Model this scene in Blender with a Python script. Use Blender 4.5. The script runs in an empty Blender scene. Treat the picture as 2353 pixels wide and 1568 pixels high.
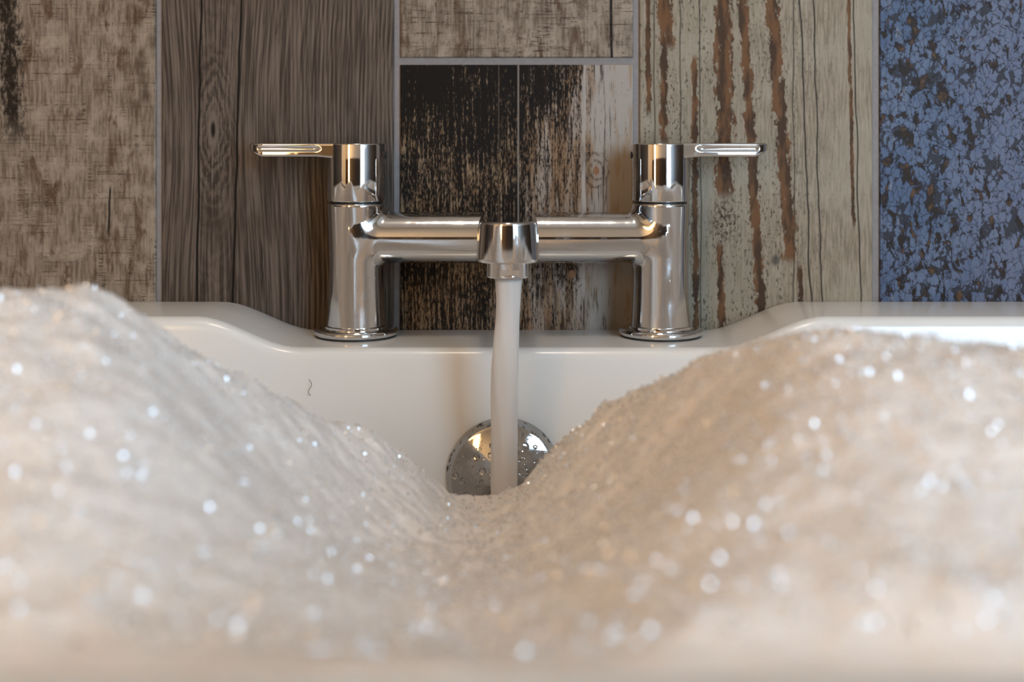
import bpy, bmesh, math, random
import numpy as np
from mathutils import Vector

random.seed(7)
RNG = np.random.default_rng(11)
scene = bpy.context.scene
C = scene.collection

# ---------------------------------------------------------------- measures
ZD = 0.540                 # tap deck height
ZC = ZD + 0.114            # camera height
CAMY = -0.736              # camera is this far in front of the tap axis
FPX = 2857.0               # focal length in pixels of a 2353 wide frame
ZR = ZC - 0.0967           # bath rim height
WALL_Y = 0.027             # front of the wall tiles

# ---------------------------------------------------------------- camera
cam = bpy.data.objects.new('camera', bpy.data.cameras.new('camera'))
C.objects.link(cam)
cam.location = (0, CAMY, ZC)
cam.rotation_euler = (math.radians(90), 0, 0)
cam.data.sensor_width = 36
cam.data.lens = 36 * FPX / 2353
cam.data.shift_y = -454 / 2353
cam.data.clip_start = 0.01
cam.data.dof.use_dof = True
cam.data.dof.focus_distance = 0.700
cam.data.dof.aperture_fstop = 6.0
scene.camera = cam

# ---------------------------------------------------------------- world, exposure
w = bpy.data.worlds.new('world'); scene.world = w
w.use_nodes = True
w.node_tree.nodes['Background'].inputs[0].default_value = (0.55, 0.7, 1.0, 1)
w.node_tree.nodes['Background'].inputs[1].default_value = 0.6
scene.view_settings.view_transform = 'Standard'
scene.view_settings.look = 'None'
scene.view_settings.gamma = 1
scene.view_settings.use_curve_mapping = False
scene.view_settings.exposure = 0.25
scene.cycles.max_bounces = 6
scene.cycles.diffuse_bounces = 3
scene.cycles.glossy_bounces = 4
scene.cycles.transmission_bounces = 5
scene.cycles.transparent_max_bounces = 8
scene.cycles.caustics_reflective = False
scene.cycles.caustics_refractive = False
scene.cycles.adaptive_threshold = 0.05

WINDOW_RGB, WINDOW_E = (0.56, 0.78, 1.0), 14.5     # frosted pane, daylight behind it
LAMP_RGB, LAMP_E = (1.0, 0.60, 0.26), 8.5        # paper lantern
CEIL_RGB, CEIL_E = (1.0, 0.83, 0.655), 17.0         # ceiling light added as general fill

# ---------------------------------------------------------------- node helper
def lin(r, g, b, k=1.0):
    f = lambda c: ((c / 255) / 12.92 if c / 255 <= 0.04045 else ((c / 255 + 0.055) / 1.055) ** 2.4) * k
    return (f(r), f(g), f(b), 1)

class V:
    """a float socket with arithmetic"""
    def __init__(s, t, sock): s.t, s.s = t, sock
    def _m(s, op, *o, clamp=False):
        n = s.t.nodes.new('ShaderNodeMath'); n.operation = op; n.use_clamp = clamp
        for i, v in enumerate((s,) + o):
            if isinstance(v, V): s.t.links.new(v.s, n.inputs[i])
            else: n.inputs[i].default_value = v
        return V(s.t, n.outputs[0])
    def __add__(s, o): return s._m('ADD', o)
    __radd__ = __add__
    def __sub__(s, o): return s._m('SUBTRACT', o)
    def __rsub__(s, o): return (s * -1.0) + o
    def __mul__(s, o): return s._m('MULTIPLY', o)
    __rmul__ = __mul__
    def __truediv__(s, o): return s._m('DIVIDE', o)
    def abs(s): return s._m('ABSOLUTE')
    def sin(s): return s._m('SINE')
    def sqrt(s): return s._m('SQRT')
    def min(s, o): return s._m('MINIMUM', o)
    def max(s, o): return s._m('MAXIMUM', o)
    def sat(s): return s._m('ADD', 0.0, clamp=True)
    def ss(s, a, b):
        """smooth step from a to b (b may be below a)"""
        if a > b: return 1.0 - s.ss(b, a)
        n = s.t.nodes.new('ShaderNodeMapRange'); n.interpolation_type = 'SMOOTHSTEP'
        s.t.links.new(s.s, n.inputs[0]); n.inputs[1].default_value = a; n.inputs[2].default_value = b
        n.inputs[3].default_value = 0; n.inputs[4].default_value = 1
        return V(s.t, n.outputs[0])

class Mat:
    def __init__(m, name):
        m.mat = bpy.data.materials.new(name); m.mat.use_nodes = True
        m.t = m.mat.node_tree; m.p = m.t.nodes['Principled BSDF']; m.out = m.t.nodes['Material Output']
    def new(m, typ): return m.t.nodes.new('ShaderNode' + typ)
    def link(m, a, b): m.t.links.new(a.s if isinstance(a, V) else a, b)
    def coords(m, kind='Object'):
        tc = m.new('TexCoord'); sp = m.new('SeparateXYZ'); m.t.links.new(tc.outputs[kind], sp.inputs[0])
        return [V(m.t, sp.outputs[i]) for i in range(3)]
    def vec(m, x, y, z=0.0):
        n = m.new('CombineXYZ')
        for i, v in enumerate((x, y, z)):
            if isinstance(v, V): m.t.links.new(v.s, n.inputs[i])
            else: n.inputs[i].default_value = v
        return n.outputs[0]
    def noise(m, x, y, z=0.0, detail=2.0, rough=0.5, dist=0.0):
        n = m.new('TexNoise'); m.t.links.new(m.vec(x, y, z), n.inputs['Vector'])
        n.inputs['Scale'].default_value = 1; n.inputs['Detail'].default_value = detail
        n.inputs['Roughness'].default_value = rough; n.inputs['Distortion'].default_value = dist
        return V(m.t, n.outputs[0])
    def voro(m, x, y, z=0.0, feature='DISTANCE_TO_EDGE', rand=1.0):
        n = m.new('TexVoronoi'); n.feature = feature; m.t.links.new(m.vec(x, y, z), n.inputs['Vector'])
        n.inputs['Scale'].default_value = 1; n.inputs['Randomness'].default_value = rand
        return V(m.t, n.outputs['Distance'])
    def mix(m, f, a, b):
        n = m.new('Mix'); n.data_type = 'RGBA'
        if isinstance(f, V): m.t.links.new(f.s, n.inputs[0])
        else: n.inputs[0].default_value = f
        for k, v in ((6, a), (7, b)):
            if isinstance(v, tuple): n.inputs[k].default_value = v
            else: m.t.links.new(v, n.inputs[k])
        return n.outputs[2]
    def bump(m, h, strength=0.3, dist=0.001):
        n = m.new('Bump'); n.inputs['Strength'].default_value = strength; n.inputs['Distance'].default_value = dist
        m.link(h, n.inputs['Height']); m.t.links.new(n.outputs[0], m.p.inputs['Normal'])
    def set(m, **k):
        for a, v in k.items():
            s = m.p.inputs[a.replace('_', ' ')]
            if isinstance(v, V): m.t.links.new(v.s, s)
            elif isinstance(v, (int, float, tuple)): s.default_value = v
            else: m.t.links.new(v, s)
        return m

# ---------------------------------------------------------------- mesh helpers
def mesh_obj(name, verts, faces, mat=None, parent=None, smooth=True, sharp=None, loc=(0, 0, 0), normals=None):
    me = bpy.data.meshes.new(name)
    me.from_pydata([tuple(v) for v in verts], [], [tuple(f) for f in faces]); me.update()
    if smooth: me.polygons.foreach_set('use_smooth', [True] * len(me.polygons))
    if sharp is not None: me.set_sharp_from_angle(angle=math.radians(sharp))
    if normals is not None: me.normals_split_custom_set_from_vertices([tuple(n) for n in normals])
    if mat: me.materials.append(mat)
    o = bpy.data.objects.new(name, me); C.objects.link(o)
    o.location = loc
    if parent: o.parent = parent
    return o

def np_obj(name, verts, quads, mat=None, parent=None, loc=(0, 0, 0), normals=None):
    """fast path for big numpy meshes (quads or triangles, constant size)"""
    me = bpy.data.meshes.new(name); k = quads.shape[1]
    me.vertices.add(len(verts)); me.vertices.foreach_set('co', np.ascontiguousarray(verts, dtype=np.float32).ravel())
    me.loops.add(quads.size); me.loops.foreach_set('vertex_index', np.ascontiguousarray(quads, dtype=np.int32).ravel())
    me.polygons.add(len(quads)); me.polygons.foreach_set('loop_start', np.arange(0, quads.size, k, dtype=np.int32))
    me.polygons.foreach_set('use_smooth', np.ones(len(quads), dtype=bool))
    me.update(calc_edges=True); me.validate()
    if normals is not None: me.normals_split_custom_set_from_vertices([tuple(n) for n in normals])
    if mat: me.materials.append(mat)
    o = bpy.data.objects.new(name, me); C.objects.link(o); o.location = loc
    if parent: o.parent = parent
    return o

def empty(name, loc):
    o = bpy.data.objects.new(name, None); C.objects.link(o); o.location = loc; o.empty_display_size = 0.02
    return o

def tag(o, label=None, cat=None, group=None, kind=None):
    for k, v in (('label', label), ('category', cat), ('group', group), ('kind', kind)):
        if v: o[k] = v
    return o

def lathe(profile, seg=96, cx=0, cy=0):
    """profile of (r, z) from bottom to top, closed at both ends when r = 0"""
    vs, fs, rings = [], [], []
    for r, z in profile:
        if r < 1e-7:
            rings.append([len(vs)] * seg); vs.append((cx, cy, z))
        else:
            rings.append(list(range(len(vs), len(vs) + seg)))
            vs += [(cx + r * math.cos(2 * math.pi * i / seg), cy + r * math.sin(2 * math.pi * i / seg), z) for i in range(seg)]
    for a, b in zip(rings, rings[1:]):
        for i in range(seg):
            j = (i + 1) % seg
            f = [a[i], a[j], b[j], b[i]]; f = [v for k, v in enumerate(f) if v not in f[:k]]
            if len(f) > 2: fs.append(f)
    return vs, fs

def arc(cx, cz, r, a0, a1, n=6):
    return [(cx + r * math.cos(math.radians(a0 + (a1 - a0) * i / n)), cz + r * math.sin(math.radians(a0 + (a1 - a0) * i / n))) for i in range(n + 1)]

def boxv(x0, x1, y0, y1, z0, z1):
    v = [(x, y, z) for z in (z0, z1) for y in (y0, y1) for x in (x0, x1)]
    return v, [(0, 2, 3, 1), (4, 5, 7, 6), (0, 1, 5, 4), (2, 6, 7, 3), (0, 4, 6, 2), (1, 3, 7, 5)]

def bevel_box(name, x0, x1, y0, y1, z0, z1, bev, mat, parent=None, loc=(0, 0, 0), seg=2):
    v, f = boxv(x0, x1, y0, y1, z0, z1)
    o = mesh_obj(name, v, f, mat, parent, smooth=False, loc=loc)
    bm = bmesh.new(); bm.from_mesh(o.data)
    bmesh.ops.bevel(bm, geom=bm.edges[:], offset=bev, segments=seg, affect='EDGES', profile=0.5)
    bm.to_mesh(o.data); bm.free()
    o.data.polygons.foreach_set('use_smooth', [True] * len(o.data.polygons)); o.data.set_sharp_from_angle(angle=math.radians(40))
    return o

# signed distance surface -> clean quads projected on the surface, exact normals
def sdf_mesh(f, lo, hi, h):
    lo = np.array(lo, float); hi = np.array(hi, float)
    n = np.ceil((hi - lo) / h).astype(int) + 1
    ax = [lo[i] + h * np.arange(n[i]) for i in range(3)]
    X, Y, Z = np.meshgrid(*ax, indexing='ij')
    S = f(X, Y, Z) < 0
    c = S[:-1, :-1, :-1].astype(np.int8)
    c = sum(S[i:n[0] - 1 + i, j:n[1] - 1 + j, k:n[2] - 1 + k].astype(np.int8) for i in (0, 1) for j in (0, 1) for k in (0, 1))
    act = (c > 0) & (c < 8)
    idx = -np.ones(act.shape, int); idx[act] = np.arange(act.sum())
    P = lo + (np.argwhere(act) + 0.5) * h
    def grad(P, e=h * 0.12):
        g = np.stack([f(*(P + e * np.eye(3)[i]).T) - f(*(P - e * np.eye(3)[i]).T) for i in range(3)], 1) / (2 * e)
        return g
    for it in range(10):
        g = grad(P); d = f(*P.T)
        P = P - g * (d / np.maximum((g * g).sum(1), 0.05))[:, None] * (0.7 if it < 4 else 1.0)
    N = grad(P); N /= np.linalg.norm(N, axis=1)[:, None]
    Q = []
    for a in range(3):
        b, cc = (a + 1) % 3, (a + 2) % 3
        sl0 = [slice(None)] * 3; sl1 = [slice(None)] * 3
        sl0[a] = slice(0, -1); sl1[a] = slice(1, None)
        A, B = S[tuple(sl0)], S[tuple(sl1)]
        for flip in (0, 1):
            e = np.argwhere((A & ~B) if flip == 0 else (~A & B))
            e = e[(e[:, b] > 0) & (e[:, cc] > 0) & (e[:, b] < n[b] - 1) & (e[:, cc] < n[cc] - 1)]
            q = []
            for db, dc in ((1, 1), (0, 1), (0, 0), (1, 0)):
                t = e.copy(); t[:, b] -= db; t[:, cc] -= dc
                q.append(idx[t[:, 0], t[:, 1], t[:, 2]])
            q = np.stack(q, 1)
            Q.append(q if flip == 0 else q[:, ::-1])
    return P, np.concatenate(Q), N

def smin(a, b, k):
    h = np.clip(k - np.abs(a - b), 0, None) / k
    return np.minimum(a, b) - h * h * k / 4
def smax(a, b, k): return -smin(-a, -b, k)

# numpy lattice noise
_P = RNG.permutation(512)
_G = RNG.uniform(-1, 1, (512, 2))
def vnoise(x, y, seed=0):
    xi, yi = np.floor(x).astype(int), np.floor(y).astype(int)
    fx, fy = x - xi, y - yi
    u, v = fx * fx * fx * (fx * (fx * 6 - 15) + 10), fy * fy * fy * (fy * (fy * 6 - 15) + 10)
    def g(i, j):
        h = _P[(_P[(xi + i + seed * 37) % 512] + yi + j) % 512]
        return _G[h, 0] * (fx - i) + _G[h, 1] * (fy - j)
    return (g(0, 0) * (1 - u) + g(1, 0) * u) * (1 - v) + (g(0, 1) * (1 - u) + g(1, 1) * u) * v

# ================================================================ materials
TK = 0.70          # tile albedo scale from seen tone to reflectance
MM = 0.26706e-3    # metres per pattern unit on the wall

def tile_base(name, rough=0.6):
    m = Mat(name)
    x, y, z = m.coords()
    u = x / MM; v = z / -MM
    m.set(Roughness=rough); m.p.inputs['Specular IOR Level'].default_value = 0.12
    return m, u, v

def crack(m, u, v, x0, slope, wid, seed, wob=8.0, soft=None):
    line = v * slope + x0 + (m.noise(v / 160.0, seed * 3.1, 0.0, 3.0) - 0.5) * wob
    return (u - line).abs().ss(wid + (soft or wid * 0.7), wid * 0.3)

def mat_sawn(name, variant):
    """pale weathered board with cross saw marks and brown stains"""
    m, u, v = tile_base(name)
    sd = variant * 7.3
    grain = m.noise(u / 6.0, v / 70.0, sd, 3.0, 0.6)
    blot = m.noise(u / 130.0, v / 190.0, sd + 1, 4.0, 0.6, 0.4)
    col = m.mix(grain.ss(0.34, 0.66), lin(122, 107, 92, TK), lin(166, 150, 133, TK))
    col = m.mix(m.noise(u / 45.0, v / 60.0, sd + 9, 3.0, 0.6).ss(0.42, 0.72), col, lin(182, 166, 148, TK))
    # vertical brown stains
    st = m.noise(u / 34.0, v / 120.0, sd + 2, 5.0, 0.68, 0.6)
    col = m.mix(st.ss(0.48, 0.64) * blot.ss(0.36, 0.58) * 0.85, col, lin(92, 68, 48, TK))
    # cross saw marks: thin, short, in patches
    saw = m.noise(u / 170.0, v / 4.2, sd + 3, 2.0, 0.5).ss(0.56, 0.66)
    patch = m.noise(u / 60.0, v / 110.0, sd + 4, 3.0, 0.55).ss(0.38, 0.56)
    fine = m.noise(u / 16.0, v / 6.0, sd + 8, 3.0).ss(0.3, 0.6)
    col = m.mix(saw * patch * fine * 0.75, col, lin(66, 50, 38, TK))
    saw2 = m.noise(u / 32.0, v / 3.4, sd + 5, 1.0).ss(0.5, 0.62)
    col = m.mix(saw2 * m.noise(u / 26.0, v / 180.0, sd + 6, 2.0).ss(0.56, 0.68) * 0.75, col, lin(58, 44, 34, TK))
    # specks and short cracks
    sp = m.noise(u / 5.0, v / 22.0, sd + 7, 5.0, 0.72).ss(0.58, 0.68)
    col = m.mix(sp * 0.75, col, lin(74, 55, 42, TK))
    if variant == 0:
        # burnt wavy seam along the left of the board
        line = (m.noise(v / 90.0, 4.4, 0.0, 4.0, 0.6) - 0.5) * 95.0 + 195.0
        d = (u - line).abs()
        fr = m.noise(u / 8.0, v / 22.0, 33.0, 5.0, 0.7)
        k = (d / 40.0 + (fr - 0.5) * 3.2).ss(0.95, 0.1) * v.ss(395.0, 250.0)
        col = m.mix(k * 0.95, col, lin(30, 24, 19, TK))
        k2 = crack(m, u, v, 436.0, -0.02, 2.2, 5.0, 16.0) * v.ss(420.0, 440.0) * v.ss(560.0, 520.0)
        col = m.mix(k2, col, lin(34, 27, 22, TK))
        edge = m.noise(u / 40.0, v / 70.0, 21.0, 3.0).ss(0.45, 0.7) * u.ss(440.0, 500.0) * v.ss(380.0, 250.0)
        col = m.mix(edge * 0.75, col, lin(70, 52, 40, TK))
    else:
        k = crack(m, u, v, 483.0, 0.02, 3.0, 2.0, 10.0)
        col = m.mix(k, col, lin(24, 19, 16, TK))
        dd = m.noise(u / 24.0, v / 12.0, 55.0, 5.0, 0.65).ss(0.54, 0.68)
        col = m.mix(dd * 0.7, col, lin(84, 62, 46, TK))
    m.set(Base_Color=col); m.bump(grain, 0.15, 0.0004)
    return m.mat

def mat_grained(name):
    """grey brown board, fine long grain, two long cracks and a knot"""
    m, u, v = tile_base(name)
    # around the knot the grain bends
    wx = u - 118.0; wy = v - 298.0
    r = ((wx * wx) + (wy * wy) / 13.0).sqrt()
    bend = wx / (r * 0.055 + 1.0) * (wy.abs()).ss(420.0, 60.0)
    ug = u + bend * 1.2
    g1 = m.noise(ug / 5.0, v / 260.0, 1.0, 3.0, 0.6)
    g2 = m.noise(ug / 15.0, v / 150.0, 2.0, 4.0, 0.6, 0.3)
    big = m.noise(u / 120.0, v / 200.0, 3.0, 3.0)
    col = m.mix(g1.ss(0.36, 0.64), lin(72, 62, 54, TK), lin(128, 114, 102, TK))
    col = m.mix(g2.ss(0.52, 0.7) * 0.6, col, lin(62, 50, 42, TK))
    col = m.mix(big.ss(0.5, 0.7) * 0.45, col, lin(66, 52, 42, TK))
    # regular fine lines on the right half
    wv = (u * 0.62 + (m.noise(u / 60.0, v / 400.0, 4.0, 2.0) - 0.5) * 16.0).sin()
    col = m.mix(wv.ss(0.35, 1.0) * u.ss(180.0, 330.0) * 0.5 * m.noise(u / 30.0, v / 300.0, 8.0).ss(0.35, 0.6), col, lin(146, 128, 112, TK))
    col = m.mix(wv.ss(-0.4, -1.0) * u.ss(180.0, 330.0) * 0.45, col, lin(58, 47, 40, TK))
    # cathedral rings between the two cracks
    ring = (((wx * wx) + (wy * wy) / 13.0).sqrt() * 0.62 + (m.noise(u / 22.0, v / 70.0, 6.0, 4.0, 0.65) - 0.5) * 22.0).sin()
    lane = (u - 132.0 + v * 0.012).abs().ss(50.0, 40.0)
    fade = r.ss(62.0, 30.0)
    col = m.mix(ring.ss(0.1, 0.95) * lane * (fade * 0.42 + 0.14), col, lin(42, 34, 29, TK))
    col = m.mix(ring.ss(-0.3, -1.0) * lane * (fade * 0.3 + 0.1), col, lin(136, 121, 107, TK))
    col = m.mix(r.ss(16.0, 11.0) * 0.7, col, lin(132, 118, 105, TK))
    col = m.mix(r.ss(7.0, 3.0), col, lin(38, 31, 27, TK))
    # two long cracks
    for x0, sl, w_, s in ((90.0, -0.014, 2.4, 3.0), (182.0, -0.026, 2.6, 6.0)):
        col = m.mix(crack(m, u, v, x0, sl, w_, s, 14.0), col, lin(20, 17, 15, TK))
    k = crack(m, u, v, 228.0, 0.0, 2.2, 9.0, 30.0) * v.ss(540.0, 580.0) * v.ss(700.0, 640.0)
    col = m.mix(k * 0.8, col, lin(38, 30, 25, TK))
    m.set(Base_Color=col); m.bump(g1, 0.25, 0.0005)
    return m.mat

def mat_burnt(name):
    """charred board: black paint flaked to tan, turning pale to the right"""
    m, u, v = tile_base(name)
    f1 = m.noise(u / 3.4, v / 14.0, 1.0, 4.0, 0.75)
    f2 = m.noise(u / 6.0, v / 110.0, 2.0, 4.0, 0.65, 0.2)
    f3 = m.noise(u / 30.0, v / 240.0, 3.0, 3.0, 0.6)
    big = m.noise(u / 90.0, v / 130.0, 4.0, 3.0, 0.6)
    wood = m.mix(f2.ss(0.38, 0.62), lin(108, 72, 40, TK), lin(166, 140, 110, TK))
    wood = m.mix(m.noise(u / 40.0, v / 50.0, 5.0, 3.0).ss(0.45, 0.65) * 0.6, wood, lin(150, 126, 106, TK))
    pale = m.mix(f3.ss(0.42, 0.6), lin(150, 118, 88, TK), lin(196, 184, 172, TK))
    right = u.ss(270.0, 300.0)
    far = (u + (f3 - 0.5) * 120.0).ss(395.0, 455.0)
    wood = m.mix(right * 0.55, wood, pale)
    wood = m.mix(far, wood, m.mix(f3.ss(0.34, 0.46), lin(172, 146, 118, TK), lin(184, 174, 164, TK)))
    # soot: heavy on the left and at the top, thin on the right
    dark = 0.59 - u.ss(0.0, 120.0) * 0.0 - v.ss(150.0, 420.0) * 0.055 - right * 0.055 - far * 0.14 + (big - 0.5) * 0.26
    top = v.ss(420.0, 150.0) * u.ss(480.0, 300.0) * 0.025
    soot = ((f1 * 0.6 + f2 * 0.4) - dark - top)
    k = soot.ss(0.045, -0.05)
    col = m.mix(k, wood, lin(26, 21, 16, TK))
    # dark streaks and brown runs on the right half
    stq = m.noise(u / 8.0, v / 120.0, 7.0, 5.0, 0.68).ss(0.52, 0.62) * right * u.ss(505.0, 470.0)
    col = m.mix(stq * 0.8, col, lin(52, 36, 24, TK))
    # knots
    for kx, ky, s in ((450.0, 392.0, 1.0), (395.0, 630.0, 1.0)):
        wx = u - kx; wy = v - ky
        r = ((wx * wx) + (wy * wy) / 2.0).sqrt() + (m.noise(u / 14.0, v / 20.0, 9.0, 4.0) - 0.5) * 14.0
        rg = (r * 0.5).sin()
        col = m.mix(r.ss(34.0, 26.0) * rg.ss(-0.4, 0.9) * 0.6 * m.noise(u / 8.0, v / 16.0, 19.0, 4.0).ss(0.36, 0.55), col, lin(58, 36, 22, TK))
        col = m.mix(r.ss(9.0, 5.0), col, lin(160, 118, 88, TK))
    # straight plank joints
    col = m.mix((u - 271.0).abs().ss(2.6, 1.4) * 0.8, col, lin(150, 138, 126, TK))
    col = m.mix((u - 226.0).abs().ss(2.0, 1.0) * 0.5, col, lin(110, 92, 76, TK))
    col = m.mix((u - 422.0 - (f3 - 0.5) * 12.0).abs().ss(7.0, 3.0) * 0.8 * m.noise(u / 20.0, v / 200.0, 12.0).ss(0.35, 0.5), col, lin(196, 186, 176, TK))
    m.set(Base_Color=col); m.bump(f1, 0.2, 0.0004)
    return m.mat

def mat_peeled(name):
    """cream green paint with long bare brown strips"""
    m, u, v = tile_base(name)
    f1 = m.noise(u / 5.0, v / 60.0, 1.0, 3.0, 0.6)
    fl = m.noise(u / 5.0, v / 13.0, 2.0, 4.0, 0.65)
    big = m.noise(u / 140.0, v / 160.0, 3.0, 2.0)
    col = m.mix(f1.ss(0.35, 0.65), lin(142, 128, 108, TK), lin(178, 163, 142, TK))
    col = m.mix(u.ss(330.0, 230.0) * 0.4, col, lin(168, 158, 138, TK))
    col = m.mix(big.ss(0.45, 0.65) * 0.5, col, lin(184, 172, 152, TK))
    # flecks
    lane = m.noise(u / 22.0, v / 200.0, 4.0, 3.0).ss(0.4, 0.56)
    col = m.mix(fl.ss(0.545, 0.61) * lane * 0.9 * u.ss(520.0, 260.0), col, lin(70, 60, 48, TK))
    col = m.mix(m.noise(u / 3.5, v / 12.0, 5.0, 2.0).ss(0.66, 0.72) * 0.6, col, lin(84, 74, 60, TK))
    # fine dark grain lines
    for x0, s in ((92.0, 1.0), (33.0, 2.0), (352.0, 3.0), (138.0, 5.0)):
        col = m.mix(crack(m, u, v, x0, 0.004, 1.6, s + 20, 12.0) * 0.75, col, lin(62, 54, 44, TK))
    # bare strips: x at the top, slope, half width, from, to
    strips = ((60.0, -0.01, 17.0, -900.0, 110.0, 1.0), (54.0, 0.0, 8.0, 60.0, 330.0, 2.0), (18.0, 0.01, 6.0, -900.0, 260.0, 3.0),
              (124.0, 0.006, 7.0, 130.0, 900.0, 4.0), (192.0, 0.004, 20.0, -900.0, 450.0, 5.0), (172.0, 0.02, 8.0, 560.0, 900.0, 6.0),
              (237.0, 0.058, 12.0, -900.0, 900.0, 7.0), (303.0, 0.072, 15.0, -900.0, 600.0, 8.0), (480.0, 0.022, 4.0, -900.0, 520.0, 9.0),
              (350.0, 0.03, 6.0, 610.0, 900.0, 10.0))
    rag = m.noise(u / 12.0, v / 32.0, 8.0, 5.0, 0.7) - 0.5
    tone = m.mix(m.noise(u / 18.0, v / 90.0, 9.0, 3.0).ss(0.4, 0.62), lin(74, 52, 35, TK), lin(122, 84, 52, TK))
    tot = None
    for x0, sl, hw, y0, y1, s in strips:
        line = v * sl + x0 + (m.noise(v / 150.0, s * 5.7, 0.0, 3.0) - 0.5) * (hw * 1.3)
        k = ((u - line).abs() / hw + rag * 4.0).ss(1.05, 0.8) * v.ss(y0 - 12, y0 + 12) * v.ss(y1 + 14, y1 - 14)
        tot = k if tot is None else tot.max(k)
    col = m.mix(tot * 0.95, col, tone)
    # dark edge left of each strip
    # knotty area
    wx = u - 195.0; wy = v - 505.0
    r = ((wx * wx) / 1.6 + (wy * wy) / 4.0).sqrt()
    col = m.mix(r.ss(36.0, 10.0) * m.noise(u / 9.0, v / 12.0, 12.0, 4.0, 0.7).ss(0.47, 0.56) * 0.9, col, lin(70, 56, 44, TK))
    wx = u - 312.0; wy = v - 598.0
    col = m.mix(((wx * wx) + (wy * wy) / 2.0).sqrt().ss(14.0, 4.0) * 0.75, col, lin(72, 70, 66, TK))
    # long thin cracks
    for x0, sl, w_, s in ((398.0, 0.03, 1.7, 31.0), (366.0, 0.042, 1.8, 34.0), (492.0, 0.022, 1.6, 37.0)):
        col = m.mix(crack(m, u, v, x0, sl, w_, s, 18.0) * 0.9, col, lin(40, 36, 30, TK))
    m.set(Base_Color=col); m.bump(1.0 - tot, 0.25, 0.0006)
    return m.mat

def mat_crackle(name):
    """blue paint cracked into flakes over brown wood"""
    m, u, v = tile_base(name, 0.5)
    du = (m.noise(u / 12.0, v / 12.0, 1.0, 4.0, 0.65) - 0.5) * 24.0
    dv = (m.noise(u / 12.0, v / 12.0, 7.0, 4.0, 0.65) - 0.5) * 24.0
    e1 = m.voro((u + du) / 17.0, (v + dv) / 26.0, 0.5)
    e2 = m.voro((u + du) / 40.0, (v + dv) / 75.0, 2.5)
    wide = m.noise(u / 36.0, v / 70.0, 3.0, 3.0, 0.6)
    flake = m.noise(u / 22.0, v / 42.0, 4.0, 5.0, 0.66, 0.4)
    tint = m.noise(u / 110.0, v / 180.0, 5.0, 2.0)
    blue = m.mix(tint.ss(0.38, 0.62), lin(96, 111, 138, TK), lin(114, 126, 150, TK))
    blue = m.mix(u.ss(90.0, 280.0) * 0.7, blue, lin(122, 126, 146, TK))
    blue = m.mix(m.noise(u / 7.0, v / 22.0, 6.0, 3.0).ss(0.4, 0.7) * 0.3, blue, lin(64, 88, 130, TK))
    worn = m.noise(u / 16.0, v / 60.0, 13.0, 3.0).ss(0.6, 0.72) * u.ss(90.0, 40.0)
    blue = m.mix(worn * 0.6, blue, lin(158, 160, 162, TK))
    gap = e1 - (wide - 0.52).max(0.0) * 1.6
    l1 = gap.ss(0.05, 0.0)
    l2 = (e2 - (wide - 0.5).max(0.0) * 0.4).ss(0.02, 0.0)
    left = (u - 105.0).abs().ss(150.0, 20.0) * 0.045 + (u - 330.0).abs().ss(60.0, 0.0) * 0.0
    flk = flake + left + (m.noise(u / 70.0, v / 120.0, 14.0, 2.0) - 0.5) * 0.14
    bare = flk.ss(0.585, 0.62)
    base = m.mix(m.noise(u / 22.0, v / 30.0, 8.0, 3.0).ss(0.48, 0.66), lin(52, 40, 30, TK), lin(106, 78, 52, TK))
    col = m.mix(l1.max(l2) * 0.85, blue, lin(50, 42, 38, TK))
    col = m.mix(bare, col, base)
    rim = (flk - 0.59).abs().ss(0.028, 0.006)
    col = m.mix(rim * 0.75, col, lin(34, 27, 22, TK))
    m.set(Base_Color=col); m.bump((1.0 - l1.max(bare)), 0.35, 0.0008)
    return m.mat

M = {}
M['sawn'] = mat_sawn('sawn_board_tile', 0)
M['sawn_dark'] = mat_sawn('stained_board_tile', 1)
M['grained'] = mat_grained('grained_board_tile')
M['burnt'] = mat_burnt('charred_board_tile')
M['peeled'] = mat_peeled('peeled_board_tile')
M['crackle'] = mat_crackle('blue_crackle_tile')

m = Mat('grout'); x, y, z = m.coords()
m.set(Base_Color=m.mix(m.noise(x / 0.004, z / 0.004, 0.0, 3.0), lin(112, 106, 104, 1.2), lin(132, 126, 124, 1.2)), Roughness=0.85); M['grout'] = m.mat

m = Mat('chrome'); x, y, z = m.coords()
sm = m.noise(x / 0.006, y / 0.006, z / 0.010, 4.0, 0.65)
m.set(Base_Color=(0.68, 0.68, 0.69, 1), Metallic=1.0, Roughness=sm.ss(0.5, 0.8) * 0.08 + 0.035); M['chrome'] = m.mat

m = Mat('smudged_chrome'); x, y, z = m.coords()
sm = m.noise(x / 0.010, y / 0.010, z / 0.016, 4.0, 0.65)
sp = m.noise(x / 0.0016, y / 0.0016, z / 0.0022, 3.0, 0.6)
m.set(Base_Color=(0.66, 0.66, 0.67, 1), Metallic=1.0, Roughness=sm.ss(0.42, 0.7) * 0.13 + 0.05 + sp.ss(0.62, 0.7) * 0.12); M['body_chrome'] = m.mat

m = Mat('darkened_chrome'); x, y, z = m.coords()  # base darkened in place of the dark hollow the cover would reflect
sm = m.noise(x / 0.004, y / 0.004, z / 0.004, 4.0, 0.65)
m.set(Base_Color=m.mix(sm, (0.36, 0.355, 0.35, 1), (0.46, 0.455, 0.45, 1)), Metallic=1.0, Roughness=sm.ss(0.4, 0.8) * 0.10 + 0.05); M['darkened_chrome'] = m.mat

m = Mat('dark_gap'); m.set(Base_Color=(0.012, 0.012, 0.013, 1), Roughness=0.5); M['gap'] = m.mat

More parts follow.
